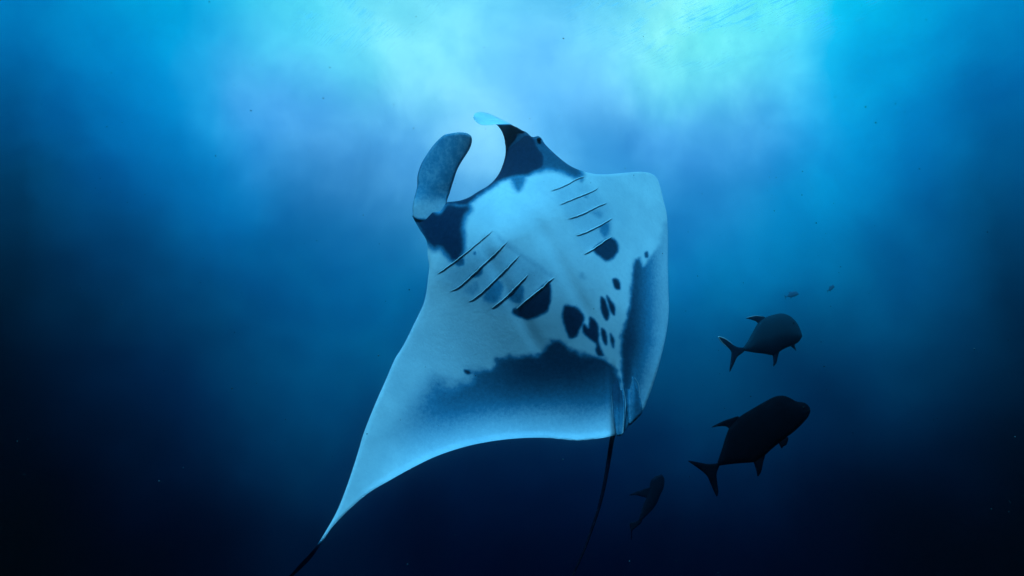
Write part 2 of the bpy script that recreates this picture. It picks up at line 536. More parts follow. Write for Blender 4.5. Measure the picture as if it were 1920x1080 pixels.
GILLS_R = [
    [(1034, 358), (1058, 349), (1084, 335), (1095, 332)],
    [(1050, 384), (1084, 370), (1115, 357), (1121, 353)],
    [(1066, 411), (1089, 403), (1120, 388), (1137, 381)],
    [(1081, 442), (1094, 438), (1125, 423), (1148, 410)],
    [(1096, 477), (1112, 468), (1135, 452), (1146, 445)]]
gill_curves = [catmull(g, 3.0, closed=False) for g in GILLS_L + GILLS_R]

slit_pts = np.concatenate([catmull(g, 1.4, closed=False) + GA * o_ for g in gill_curves for o_ in (-1.5, -0.2, 0.9, 2.2)])
p2, faces = fill(outl, 2.6, slit_pts)
X, Y = p2[:, 0], p2[:, 1]
A = np.array([905.0, 340.0]); AX = np.array([0.470, 0.883]); NX = np.array([0.883, -0.470])
T = (p2 - A) @ AX
SS = (p2 - A) @ NX
DB = seg_dist(p2, outl)
DB[:len(outl)] = 0.0

# shape of the belly along the view axis (pixels, positive = farther away)
Z = np.zeros(len(p2))
Z += 190.0 * np.clip((SS - 110) / 200, 0, None) ** 1.7                      # right wing sweeps away
ul = np.clip((-SS - 130) / 530, 0, None)
Z += -75.0 * ul ** 1.6                                                     # left wing reaches forward
Z += -84.0 * np.exp(-(SS / 160.0) ** 2) * smooth(T, -60, 130) * (1 - smooth(T, 170, 540))
Z += 24.0 * np.clip((60 - T) / 160, 0, None) ** 1.5                         # head leans back
# branchial furrow between belly plate and gill fields
for sgn in (-1, 1):
    Z += 4.0 * np.exp(-((SS - sgn * 56.0) / 14.0) ** 2) * smooth(T, 60, 140) * (1 - smooth(T, 300, 380))
# trailing edge of the left wing flares forward
trail = np.array([(545, 1085), (604, 1017), (654, 956), (690, 925), (730, 901), (777, 875), (819, 855), (874, 837), (930, 826), (986, 821), (1027, 821), (1083, 826), (1124, 822), (1155, 817)])
dt = seg_dist(p2, trail, closed=False)
flare = smooth(X, 640, 800) * (1 - smooth(X, 1135, 1160))
Z += -20.0 * flare * np.clip(1 - dt / 80.0, 0, 1) ** 2.2
# leading edge of the left wing rolls back
lead = np.array([(545, 1077), (595, 1021), (632, 958), (671, 849), (702, 761), (741, 672), (780, 600), (799, 550), (805, 500), (800, 452)])
dl = seg_dist(p2, lead, closed=False)
Z += 2.0 * np.clip(1 - dl / 10.0, 0, 1) ** 2
# the very tip of the wing turns its upper side out
Z += smooth(Y - (X - 595) * 0.2, 996, 1040) * 2.2 * dl
# the pelvic region: lengthwise folds
fold = smooth(Y, 670, 740) * (1 - smooth(np.abs(X - 1172), 22, 42))
Z += fold * (5.0 * np.sin((X - 1147 + (Y - 740) * -0.05) / 26.0 * 2 * math.pi))

SLIT = []


def gill_profile(pts):
    """flaps of skin between the slits: each swells towards its free edge and drops behind it"""
    z = np.zeros(len(pts))
    for grp in (gill_curves[:5], gill_curves[5:]):
        ds, sides, wins = [], [], []
        for g in grp:
            d = seg_dist(pts, g, closed=False)
            tdir = g[-1] - g[0]; tdir = tdir / np.linalg.norm(tdir)
            k = ((pts[:, None, :] - g[None, :, :]) ** 2).sum(2).argmin(1)
            side = (pts - g[k]) @ AX
            along = (pts - g[0]) @ tdir / np.linalg.norm(g[-1] - g[0])
            win = smooth(along, -0.04, 0.10) * (1 - smooth(along, 0.90, 1.04))
            ds.append(d); sides.append(side); wins.append(win)
            SLIT[0] = np.maximum(SLIT[0], win * np.where((side > 0.2) & (side < 1.35) & (d < 1.7), 0.5, 0.0))
        H = 1.35
        for a_ in range(-1, 5):
            if a_ == -1:
                m_ = sides[0] < 0
                z += np.where(m_, -H * np.exp(-ds[0] / 14.0) * wins[0], 0)
            elif a_ == 4:
                m_ = sides[4] >= 0
                z += np.where(m_, H * 0.5 * np.exp(-ds[4] / 8.0) * wins[4], 0)
            else:
                m_ = (sides[a_] >= 0) & (sides[a_ + 1] < 0)
                f_ = ds[a_] / (ds[a_] + ds[a_ + 1] + 1e-6)
                w_ = wins[a_] * (1 - f_) + wins[a_ + 1] * f_
                z += np.where(m_, w_ * (H * 0.45 - H * 1.45 * f_ ** 1.5), 0)
    return z


near = np.zeros(len(p2), bool)
for g in gill_curves:
    lo, hi = g.min(0) - 40, g.max(0) + 40
    near |= (X > lo[0]) & (X < hi[0]) & (Y > lo[1]) & (Y < hi[1])
ZG = np.zeros(len(p2))
SLIT.append(np.zeros(int(near.sum())))
ZG[near] = gill_profile(p2[near])
slit_dark = np.zeros(len(p2)); slit_dark[near] = SLIT[0]
Z += ZG

rim = (1.2 + 1.6 * (1 - smooth(np.abs(SS), 90, 190))) * np.sqrt(np.clip(1 - (1 - np.clip(DB / 4.0, 0, 1)) ** 2, 0, 1))
Z += -7.0 * flare * np.clip(1 - dt / 13.0, 0, 1) ** 1.5
front = Z - rim
bulk = 120.0 * np.exp(-(SS / 135.0) ** 2) * smooth(T, -40, 120) * (1 - smooth(T, 300, 560)) * smooth(DB, 0, 70) + 14.0 * smooth(DB, 0, 60)
back = Z + rim + bulk - ZG

# pigment: outlines of the dark patches on the skin and one painted furrow shade, darkness, softness
PATCH = [
    ([(770, 402), (782, 405), (796, 404), (803, 396), (805, 386), (823, 398), (836, 380), (862, 384), (879, 384), (882, 394), (873, 407), (869, 426), (872, 457), (868, 480), (858, 491), (845, 489), (835, 477), (825, 466), (813, 468), (797, 452), (783, 429)], 1.0, 10),
    ([(853, 494), (869, 485), (870, 496), (858, 498)], 0.8, 4),
    ([(830, 374), (848, 374), (862, 372), (879, 366), (895, 356), (914, 343), (928, 322), (936, 300), (940, 270), (936, 240), (985, 235), (998, 250), (1008, 268), (1020, 290), (1022, 312), (1005, 322), (990, 329), (970, 331), (952, 335), (938, 341), (918, 354), (900, 366), (886, 378), (872, 386), (848, 385), (834, 386)], 1.0, 7),
    ([(1000, 245), (1020, 258), (1042, 282), (1066, 301), (1088, 316), (1094, 328), (1082, 334), (1066, 328), (1046, 320), (1024, 318), (1004, 322), (990, 300), (990, 260)], 0.84, 9),
    ([(958, 332), (984, 332), (980, 348), (972, 357), (964, 350)], 0.65, 8),
    ([(1126, 421), (1143, 416), (1143, 434), (1134, 446), (1126, 436)], 0.55, 7),
    ([(1086, 332), (1096, 334), (1090, 342)], 0.5, 5), ([(1092, 368), (1104, 366), (1100, 374)], 0.4, 5), ([(1106, 398), (1122, 392), (1132, 402), (1126, 410)], 0.35, 8),
    ([(1112, 468), (1146, 446), (1155, 452), (1159, 465), (1155, 478), (1143, 488), (1135, 489), (1125, 481)], 0.97, 4),
    ([(880, 520), (904, 501), (905, 511), (895, 520)], 0.8, 5),
    ([(905, 560), (933, 524), (944, 534), (941, 555), (925, 570)], 0.55, 9),
    ([(868, 545), (896, 525), (900, 545), (885, 556)], 0.35, 10),
    ([(951, 555), (977, 534), (983, 547), (978, 567), (961, 567)], 0.62, 7),
    ([(970, 579), (995, 558), (1029, 529), (1028, 581), (1013, 591), (993, 599), (972, 594), (960, 586), (963, 577)], 1.0, 4),
    ([(1058, 573), (1077, 575), (1092, 587), (1095, 600), (1088, 617), (1078, 633), (1068, 634), (1062, 620), (1055, 603), (1054, 587)], 1.0, 4),
    ([(1095, 606), (1103, 615), (1107, 595), (1115, 600), (1122, 613), (1123, 640), (1128, 657), (1132, 667), (1122, 667), (1117, 657), (1118, 647), (1103, 633), (1092, 622)], 1.0, 3.5),
    ([(1127, 555), (1135, 563), (1142, 590), (1138, 601), (1132, 595), (1127, 577)], 1.0, 3),
    ([(1137, 554), (1145, 562), (1153, 577), (1152, 591), (1145, 583)], 1.0, 3),
    ([(1149, 523), (1157, 523), (1163, 535), (1163, 543), (1155, 542), (1150, 532)], 1.0, 3),
    ([(1128, 615), (1133, 618), (1138, 633), (1137, 647), (1132, 643), (1128, 628)], 1.0, 3),
    ([(1144, 625), (1149, 630), (1152, 643), (1150, 652), (1146, 645)], 1.0, 3),
    ([(870, 693), (880, 694), (884, 700), (876, 702), (870, 697)], 1.0, 2.5),
    ([(1209, 474), (1214, 472), (1215, 482), (1210, 483)], 0.9, 2.5),
    ([(1086, 520), (1092, 512), (1096, 522)], 0.25, 6),
    ([(828, 512), (905, 452), (940, 462), (1030, 520), (1010, 545), (970, 575), (925, 575), (880, 562)], 0.21, 26),
    ([(1046, 360), (1090, 340), (1120, 362), (1144, 405), (1142, 440), (1100, 468), (1078, 430)], 0.14, 12),
    ([(930, 440), (956, 458), (1000, 488), (1036, 516), (1032, 522), (990, 494), (950, 466)], 0.24, 9),  # shade in the branchial furrow, painted as a soft dark strip
    ([(888, 473), (892, 472), (892, 477), (888, 477)], 0.7, 2),
]
band = catmull([(812, 690), (838, 700), (852, 710), (868, 706), (880, 708), (874, 688), (899, 691), (926, 688), (926, 674), (944, 668), (974, 667), (996, 665), (1016, 660), (1026, 643), (1038, 637), (1058, 642), (1069, 654), (1088, 660), (1113, 667), (1135, 672), (1152, 689), (1162, 705), (1168, 733), (1172, 765), (1176, 800)], 3.0, closed=False)
band_poly = np.concatenate([band, np.array([(1176, 840), (640, 1000), (700, 800), (790, 712)])])
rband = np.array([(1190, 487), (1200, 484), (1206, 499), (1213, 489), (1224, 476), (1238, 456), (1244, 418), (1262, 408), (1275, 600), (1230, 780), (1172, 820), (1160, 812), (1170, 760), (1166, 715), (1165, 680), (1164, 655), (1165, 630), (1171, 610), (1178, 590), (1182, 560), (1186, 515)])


def streak(x, y, sx=0.05, sy=0.02):
    return noise.noise(Vector((x * sx, y * sy, 3.1)))


def pigment_at(pts, db):
    n_ = len(pts)
    jit = np.array([noise.fractal(Vector((x * 0.06, y * 0.06, 0.0)), 0.8, 2.0, 4) for x, y in pts])
    # fibres of the wing run from the body outwards: ragged edges follow them
    fib = np.array([noise.noise(Vector(((x * 0.5 - y * 0.87) * 0.09, (x * 0.87 + y * 0.5) * 0.03, 7.0))) for x, y in pts])
    v = np.zeros(n_)
    for poly, dk, soft in PATCH:
        pl = np.array(poly, float)
        lo, hi = pl.min(0) - 25, pl.max(0) + 25
        m_ = (pts[:, 0] > lo[0]) & (pts[:, 0] < hi[0]) & (pts[:, 1] > lo[1]) & (pts[:, 1] < hi[1])
        if not m_.any():
            continue
        c = catmull(poly, 2.5)
        s = sdf(pts[m_], c) + jit[m_] * min(soft, 4) * 0.45
        v[m_] = np.maximum(v[m_], dk * (1 - smooth(s, -soft * 0.9, soft * 1.05)))
    # dark band of the left wing: sharp ragged upper border, fading towards the trailing edge
    s = sdf(pts, band_poly) + fib * 4.0 + jit * 3.5
    x, y = pts[:, 0], pts[:, 1]
    dtr = seg_dist(pts, trail, closed=False)
    wl = 1 - smooth(x, 830, 930)
    up = 1 - smooth(s, -9 - 34 * wl, 7 + 6 * wl)
    fade = smooth(dtr, -12, 104 + np.clip((x - 800) / 330, 0, 1) * 44)
    side = 0.16 * smooth(x, 640, 740) + 0.50 * smooth(x, 735, 865) + 0.24 * smooth(x, 860, 1020)
    b_ = up * fade * side * (1 - 0.15 * smooth(-s, 60, 120)) + 0.10 * up * smooth(x, 700, 800)
    v = np.maximum(v, 0.93 * b_)
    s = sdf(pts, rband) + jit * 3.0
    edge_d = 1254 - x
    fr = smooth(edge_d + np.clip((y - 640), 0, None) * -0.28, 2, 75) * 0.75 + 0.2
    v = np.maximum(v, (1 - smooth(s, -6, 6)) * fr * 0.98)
    # far tip of the left wing
    v = np.maximum(v, smooth(y - (x - 595) * 0.2, 996, 1042))
    return np.clip(v, 0, 1)


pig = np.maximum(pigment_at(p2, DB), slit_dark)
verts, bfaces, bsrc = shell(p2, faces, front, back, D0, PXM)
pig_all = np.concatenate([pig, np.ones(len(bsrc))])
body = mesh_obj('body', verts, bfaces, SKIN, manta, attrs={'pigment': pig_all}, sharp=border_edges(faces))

from mathutils.kdtree import KDTree
kd = KDTree(len(p2))
for i_, q_ in enumerate(p2):
    kd.insert((q_[0], q_[1], 0), i_)
kd.balance()


def belly(x, y):
    """offset of the belly at a pixel, in pixels along the view axis"""
    tot = wsum = 0.0
    for co, i_, d_ in kd.find_n((x, y, 0), 4):
        w_ = 1 / (d_ + 0.3)
        tot += front[i_] * w_; wsum += w_
    return tot / wsum


# gill slits: a thin raised lip that stands over each slit
for g in gill_curves:
    n_ = len(g)
    path, rad = [], []
    for i_, q_ in enumerate(g):
        u = i_ / (n_ - 1)
        jx = 0.7 * noise.noise(Vector((q_[0] * 0.2, q_[1] * 0.2, 5.0)))
        path.append(P(q_[0] + jx - AX[0] * 0.8, q_[1] + jx - AX[1] * 0.8, D0 + (belly(q_[0] - AX[0] * 1.5, q_[1] - AX[1] * 1.5) + 0.2) * PXM))
        rad.append(PXM * (0.25 + 0.75 * math.sin(math.pi * (0.06 + 0.88 * u)) ** 0.6))
    tv, tf = tube(path, rad, 8)
    mesh_obj('gill_slit', tv, tf, LIP, manta)


def sheet_part(name, outline, spacing, zfun, pigfun, thick=3.0, mat=SKIN, soft_rim=5.0):
    o_ = catmull(outline, spacing)
    q2, fs = fill(o_, spacing)
    d_ = seg_dist(q2, o_)
    d_[:len(o_)] = 0
    r_ = thick * np.sqrt(np.clip(1 - (1 - np.clip(d_ / soft_rim, 0, 1)) ** 2, 0, 1))
    z_ = zfun(q2, d_)
    v_, f_, src = shell(q2, fs, z_ - r_, z_ + r_, D0, PXM)
    pg = pigfun(q2, d_)
    return mesh_obj(name, v_, f_, mat, manta, attrs={'pigment': np.concatenate([pg, pg[src] if len(src) else []])})


# left cephalic fin: a flat paddle, slightly cupped
LFIN = [(774, 398), (774, 384), (778, 366), (782, 351), (783, 329), (789, 309), (798, 293), (812, 273), (823, 261), (833, 253), (846, 250), (862, 248), (876, 250), (883, 255), (885, 263), (882, 276), (876, 287), (865, 304), (857, 319), (850, 340), (843, 362), (838, 378), (838, 392), (834, 404), (820, 412), (800, 416), (782, 414), (775, 407)]


def lz(q, d):
    t = np.clip((400 - q[:, 1]) / 150, 0, 1)
    c = (q[:, 0] - (790 + (400 - q[:, 1]) * 0.45)) / 35.0
    z = belly(800, 410) + 8 - 30 * t ** 1.3 + 9.0 * c * c - 8 * c
    m_ = smooth(q[:, 1], 340, 388)
    return z * (1 - m_) + (belly(806, 416) + 7.5) * m_


def lp(q, d):
    x, y = q[:, 0], q[:, 1]
    j = np.array([noise.fractal(Vector((a * 0.07, b_ * 0.035, 2.0)), 0.9, 2.0, 4) for a, b_ in q])
    base = 0.47 + 0.08 * j
    white = smooth(y + j * 9, 362, 390)
    v = base * (1 - white) + 0.24 * white
    v = np.maximum(v, 0.9 * smooth(y - 0.1 * (x - 775), 404, 412))
    v = np.maximum(v, 0.62 * (1 - smooth(d, 0.3, 2.4)) * (1 - smooth(y, 350, 378)))
    return np.clip(v, 0, 1)


sheet_part('cephalic_fin', LFIN, 2.2, lz, lp, thick=3.2)

# right cephalic fin: a blade that rises from the head, curls over and shows its pale outer face at the tip
RP = [((947.6, 294), (998, 258), -12, 10),
      ((948, 278), (987, 248), -17, 12), ((946, 262), (980, 245), -23, 13), ((942, 249), (970, 239), -30, 14), ((936, 239), (964, 236.5), -38, 12), ((930, 233.5), (957, 232.5), -46, 10),
      ((922, 234.2), (946, 227), -51, 12), ((912, 235), (934, 221), -54, 14), ((903, 234.3), (920, 214.5), -56, 15), ((896, 231), (908, 210.8), -57, 14), ((890, 225.5), (898, 210.2), -57, 10), ((887.2, 220), (890, 212.6), -56, 4)]
ia = catmull([r[0] for r in RP], 5.0, closed=False)
zb = belly(960, 335)
rows = []
NR = 90
kx = np.linspace(0, len(RP) - 1, NR)


def interp(vals, k):
    vals = np.array(vals, float)
    i0 = int(min(math.floor(k), len(vals) - 2)); f_ = k - i0
    p0, p1, p2_, p3 = vals[max(i0 - 1, 0)], vals[i0], vals[i0 + 1], vals[min(i0 + 2, len(vals) - 1)]
    return 0.5 * ((2 * p1) + (-p0 + p2_) * f_ + (2 * p0 - 5 * p1 + 4 * p2_ - p3) * f_ ** 2 + (-p0 + 3 * p1 - 3 * p2_ + p3) * f_ ** 3)


rv, rf, rpig = [], [], []
NC = 22
for r_i, k in enumerate(kx):
    a_ = interp([r[0] for r in RP], k); b_ = interp([r[1] for r in RP], k)
    za, zb_ = 0.75 * interp([r[2] for r in RP], k), 0.75 * interp([r[3] for r in RP], k)
    for c_i in range(2 * NC):
        ang = 2 * math.pi * c_i / (2 * NC)
        u = 0.5 - 0.5 * math.cos(ang)
        th = 2.2 * math.sin(ang) * (0.35 if r_i == NR - 1 else 1.0) * (0.15 + 0.85 * min(1.0, k / 3.5))
        q_ = a_ + (b_ - a_) * u
        z_ = zb + 10 + za + (zb_ - za) * u + 9.0 * math.sin(math.pi * u) - th
        if k < 5:
            m_ = float(smooth(np.array([k]), 0.8, 5.0)[0])
            z_ = z_ * m_ + (belly(q_[0], q_[1]) - 0.6 - th * 0.4) * (1 - m_)
        z_ += 7.0 * (1 - float(smooth(np.array([k]), 0.0, 0.9)[0]))
        rv.append(P(q_[0], q_[1], D0 + z_ * PXM))
        tipm = float(smooth(np.array([k + (u - 0.5) * 0.2]), 4.7, 5.25)[0])
        fade = 0.90 - 0.25 * float(smooth(np.array([u]), 0.86, 1.0)[0])
        rpig.append(fade * (1 - tipm) + (0.02 if 0.02 < u < 0.97 else 0.2) * tipm)
for r_i in range(NR - 1):
    for c_i in range(2 * NC):
        c2 = (c_i + 1) % (2 * NC)
        rf.append((r_i * 2 * NC + c_i, r_i * 2 * NC + c2, (r_i + 1) * 2 * NC + c2, (r_i + 1) * 2 * NC + c_i))
rf.append(tuple(range(2 * NC)))
rf.append(tuple((NR - 1) * 2 * NC + k for k in reversed(range(2 * NC))))
rfin = mesh_obj('cephalic_fin', rv, rf, SKIN, manta, attrs={'pigment': rpig})
rfin['label'] = 'dark cephalic fin curling over to a pale tip'

# pelvic fins beside the tail: narrow folded sheets
sheet_part('pelvic_fin', [(1160, 700), (1165, 713), (1171, 748), (1172, 763), (1170, 800), (1167, 815), (1157, 817), (1153, 800), (1149, 760), (1148, 730), (1152, 706)], 2.2,
           lambda q, d: np.array([belly(1160, 720)] * len(q)) + 4 - 15 * smooth(q[:, 1], 700, 790) + 1.8 * np.sin((q[:, 0] - 1148) * 0.5),
           lambda q, d: np.clip(0.92 - 0.45 * smooth(q[:, 1], 742, 800) - 0.5 * (1 - smooth(d, 1.0, 3.0)) * smooth(q[:, 0], 1160, 1168), 0, 1), thick=2.0, soft_rim=4)
sheet_part('pelvic_fin', [(1174, 708), (1186, 705), (1195, 716), (1200, 743), (1204, 764), (1204, 774), (1192, 787), (1180, 797), (1177, 780), (1173, 745)], 2.2,
           lambda q, d: np.array([belly(x_, y_) for x_, y_ in q]) + 3 - 9 * smooth(q[:, 1], 712, 765) + 1.8 * np.sin((q[:, 0] - 1174) * 0.36),
           lambda q, d: np.clip(0.80 - 0.35 * (1 - smooth(np.abs(q[:, 0] - 1183), 2, 9)) - 0.4 * (1 - smooth(d, 0.8, 2.6)) * smooth(q[:, 0], 1190, 1198), 0, 1), thick=2.0, soft_rim=4)

# the free edges of the pelvic fins, pale and slightly thickened
FOLD = simple_skin('fold_edge', (0.20, 0.36, 0.48), (0.32, 0.48, 0.58))
for pts_, lift in (([(1147, 742), (1148.5, 765), (1152, 795), (1156, 815)], 1.0), ([(1164, 704), (1168, 727), (1172.5, 752), (1171, 790), (1168, 814)], 13.0),
                   ([(1190, 708), (1196, 718), (1200, 743), (1204, 768)], 5.0), ([(1176, 760), (1178, 782), (1180, 796)], 5.0)):
    cv = catmull(pts_, 3.0, closed=False)
    nn = len(cv)
    tv, tf = tube([P(q_[0], q_[1], D0 + (belly(q_[0], q_[1]) - lift * i_ / nn) * PXM) for i_, q_ in enumerate(cv)],
                  [PXM * (0.3 + 0.75 * math.sin(math.pi * (i_ + 0.5) / nn)) for i_ in range(nn)], 8)
    mesh_obj('fin_margin', tv, tf, FOLD, manta)

# tail: a long whip
tp = catmull([(1151, 812), (1148, 822), (1141, 865), (1133, 910), (1123, 952), (1109, 994), (1096, 1030), (1076, 1074), (1050, 1125), (1020, 1180)], 6.0, closed=False)
zt = belly(1150, 805)
tv, tf = tube([P(q_[0], q_[1], D0 + (zt + 12 + i_ * 0.8) * PXM) for i_, q_ in enumerate(tp)],
              [PXM * (3.7 * (1 - i_ / len(tp)) ** 1.2 + 0.9) for i_ in range(len(tp))], 10)
mesh_obj('tail', tv, tf, TAILM, manta)


def ellipsoid(c, rx, ry, rz, nu=16, nv=10):
    vs_, fs = [], []
    for j in range(nv + 1):
        ph = math.pi * j / nv
        for i_ in range(nu):
            th = 2 * math.pi * i_ / nu
            vs_.append(c + RIGHT * (rx * math.sin(ph) * math.cos(th)) + UP * (ry * math.cos(ph)) + FWD * (rz * math.sin(ph) * math.sin(th)))
    for j in range(nv):
        for i_ in range(nu):
            i2 = (i_ + 1) % nu
            fs.append((j * nu + i_, j * nu + i2, (j + 1) * nu + i2, (j + 1) * nu + i_))
    return vs_, fs


ev, ef = ellipsoid(P(1010.5, 261.5, D0 + (belly(1008, 268) - 1) * PXM), 4.2 * PXM, 3.4 * PXM, 5 * PXM)
mesh_obj('eye', ev, ef, EYEM, manta)


# ------------------------------------------------------------------ fish
def resample(pts, n_):
    p = np.array(pts, float)
    s = np.concatenate([[0], np.cumsum(np.linalg.norm(np.diff(p, axis=0), axis=1))])
    t = np.linspace(0, s[-1], n_)
    return np.stack([np.interp(t, s, p[:, 0]), np.interp(t, s, p[:, 1])], 1)


def fish(label, top, bottom, fins, depth, mat, fin_mat, width=0.34, xf=lambda x, y: (x, y), eyes=(), yaw=0.0, group='fish swimming to the right of the manta ray', n_=40):
    """a fish: lofted body between its back line and belly line, thin rounded fins, eyes; yaw leans the head away"""
    tp_ = resample(catmull(top, 3.0, closed=False), n_)
    bt_ = resample(catmull(bottom, 3.0, closed=False), n_)
    tp_ = np.array([xf(*p) for p in tp_]); bt_ = np.array([xf(*p) for p in bt_])
    cen = (tp_ + bt_).mean(0) / 2
    root = empty('trevally_fish', P(cen[0], cen[1], depth))
    tag(root, label, 'fish', group)
    pm = depth / F
    hmax = np.linalg.norm(tp_ - bt_, axis=1).max()

    def dz(x, y):
        return yaw * (x - cen[0])
    vs_, fs = [], []
    seg = 20
    for i_ in range(n_):
        u = i_ / (n_ - 1)
        c = (tp_[i_] + bt_[i_]) / 2; h = (tp_[i_] - bt_[i_]) / 2
        wd = width * hmax * 0.5 * (math.sin(math.pi * min(1.0, 0.10 + u * 0.86)) ** 0.75) * (1 - 0.35 * u) + 0.02 * hmax
        wd = min(wd, 0.8 * np.linalg.norm(h) + 0.5)
        for k in range(seg):
            an = 2 * math.pi * k / seg
            q_ = c + h * math.cos(an)
            vs_.append(P(q_[0], q_[1], depth + (dz(*q_) + wd * math.sin(an)) * pm))
    for i_ in range(n_ - 1):
        for k in range(seg):
            k2 = (k + 1) % seg
            fs.append((i_ * seg + k, i_ * seg + k2, (i_ + 1) * seg + k2, (i_ + 1) * seg + k))
    fs.append(tuple(range(seg))); fs.append(tuple((n_ - 1) * seg + k for k in reversed(range(seg))))
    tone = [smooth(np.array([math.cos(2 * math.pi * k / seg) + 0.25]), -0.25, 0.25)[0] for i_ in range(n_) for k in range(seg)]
    mesh_obj('body', vs_, fs, mat, root, attrs={'tone': tone})
    for nm, outline in fins:
        o_ = np.array([xf(*p) for p in catmull(outline, 1.6)])
        sp = 2.4 if n_ > 20 else 1.2
        q2, ff = fill(o_, sp)
        d_ = seg_dist(q2, o_); d_[:len(o_)] = 0
        r_ = 1.5 * np.sqrt(np.clip(1 - (1 - np.clip(d_ / 4.0, 0, 1)) ** 2, 0, 1)) * hmax / 90
        z_ = np.array([dz(*p) for p in q2])
        ray_ = 0.25 * np.sin(q2[:, 0] * 1.3 + q2[:, 1] * 0.4)
        v_, f_, _ = shell(q2, ff, z_ - r_ + ray_ * (d_ > 1), z_ + r_ + ray_ * (d_ > 1), depth, pm)
        mesh_obj(nm, v_, f_, fin_mat, root)
    for ex, ey, er in eyes:
        x_, y_ = xf(ex, ey)
        ev_, ef_ = ellipsoid(P(x_, y_, depth + (dz(x_, y_) - width * hmax * 0.32) * pm), er * pm, er * pm, er * pm * 0.7, 12, 8)
        mesh_obj('eye', ev_, ef_, EYEM, root)
    return root, pm, dz


LOW_TOP = [(1519.5, 770), (1518, 763), (1508.5, 755), (1494, 753), (1483, 747), (1470, 742), (1455, 743), (1436, 752), (1415, 764), (1398, 774), (1385, 783), (1369, 800), (1361, 818), (1354, 841), (1345.6, 866)]
LOW_BOT = [(1519.3, 772), (1515, 782), (1500, 799), (1483, 814), (1474, 820), (1459, 832), (1447, 842), (1435, 853), (1423, 861), (1413, 866.5), (1389, 868.5), (1368, 870.5), (1347, 873.5)]
LOW_FINS = [
    ('dorsal_fin', [(1390, 790), (1385, 781), (1372, 784), (1355, 790), (1334, 801.5), (1347, 799.5), (1362, 800), (1371, 806)]),
    ('tail_fin', [(1350, 868), (1340, 869.5), (1327.5, 870), (1310.5, 867), (1290, 864), (1302, 873), (1317, 884), (1326, 893), (1332, 906), (1338, 920), (1344, 931), (1346.7, 924), (1345, 907), (1343.8, 888), (1349, 873)]),
    ('anal_fin', [(1411, 862), (1414, 869), (1418, 882), (1421, 893.5), (1426.5, 886), (1431, 867), (1434, 852)]),
    ('pelvic_fin', [(1458, 827), (1461, 833), (1466, 841), (1469, 837), (1474.5, 834), (1477.5, 820)]),
]
fish('big black fish silhouetted at lower right, nearest of the fish', LOW_TOP, LOW_BOT, LOW_FINS, 5.2, FISHD, FISHD, eyes=[(1507, 764, 2.6)], yaw=0.15)

UP_TOP = [(1504, 629), (1501, 619), (1494, 605), (1482, 593), (1466.6, 587.6), (1452, 589.6), (1434, 595.7), (1422, 605), (1411.6, 622), (1401.5, 640.5), (1393, 652)]
UP_BOT = [(1504, 631), (1497, 641.5), (1483, 648.7), (1470.7, 653.8), (1460.5, 660), (1448, 666), (1434, 663.5), (1416, 661.5), (1396, 658)]
UP_FINS = [
    ('dorsal_fin', [(1436, 602), (1434, 594.5), (1417.8, 592.5), (1398.4, 596.5), (1409.6, 599.8), (1419, 604), (1424, 612)]),
    ('tail_fin', [(1397, 653), (1383, 650.7), (1373, 645.6), (1360.7, 636.5), (1347.5, 632), (1352.6, 640.5), (1364.8, 651.7), (1371, 660), (1370, 675), (1368, 697.6), (1374, 687), (1383, 669), (1395, 659)]),
    ('anal_fin', [(1445, 660), (1448.5, 667), (1450, 677), (1450, 687.4), (1455.4, 681), (1458.5, 669), (1461, 656)]),
    ('pelvic_fin', [(1477, 645), (1482, 649), (1488, 653.8), (1493, 658), (1490.5, 650), (1489, 641)]),
    ('pectoral_fin', [(1482, 618), (1478, 628), (1468, 634), (1452, 637), (1464, 628), (1474, 620)]),
]
upf, pmu, dzu = fish('dusky fish with a white edged tail, beside the right wing of the manta ray', UP_TOP, UP_BOT, UP_FINS, 9.5, FISHB, FISHB, eyes=[(1488, 606, 2.0)], yaw=0.5)
mg = catmull([(1374, 645.8), (1361, 636.3), (1347.3, 631.7), (1352.4, 640.6), (1364.5, 651.8)], 2.0, closed=False)
tv, tf = tube([P(x_, y_, 9.5 + (dzu(x_, y_) - 0.4) * pmu) for x_, y_ in mg], [pmu * 1.0 * math.sin(math.pi * (0.1 + 0.8 * i_ / (len(mg) - 1))) for i_ in range(len(mg))], 6)
mo = mesh_obj('fin_margin', tv, tf, PALEM, upf)
mg = catmull([(1433, 594.6), (1417.8, 592.1), (1399, 596.0)], 2.0, closed=False)
tv, tf = tube([P(x_, y_, 9.5 + (dzu(x_, y_) - 0.3) * pmu) for x_, y_ in mg], [pmu * 0.5 * math.sin(math.pi * (0.1 + 0.8 * i_ / (len(mg) - 1))) for i_ in range(len(mg))], 6)
mesh_obj('fin_margin', tv, tf, PALEM, upf)

SM_A = [(1239, 889.5), (1231, 892), (1221, 900), (1217.5, 915.7), (1213.6, 930), (1208.7, 941), (1204.6, 952), (1201, 964), (1198, 974)]
SM_B = [(1241, 889.5), (1245, 895), (1246, 901.5), (1244, 915.7), (1238, 928), (1233, 941), (1225, 953.5), (1214.6, 964.5), (1203, 976)]
SM_FINS = [
    ('dorsal_fin', [(1218, 915), (1203, 918.5), (1190, 923), (1179, 929), (1192, 928.5), (1207, 932), (1217, 934)]),
    ('tail_fin', [(1204, 971), (1196, 975.5), (1188, 978.5), (1181.5, 980), (1181, 986.5), (1183, 996), (1183.4, 1012), (1184.4, 1012), (1186, 995), (1193.5, 988), (1203, 979)]),
]
fish('dim fish seen nose up below the manta ray, right of its tail', SM_A, SM_B, SM_FINS, 14.0, DIMF, DIMF, width=0.5, yaw=0.3)


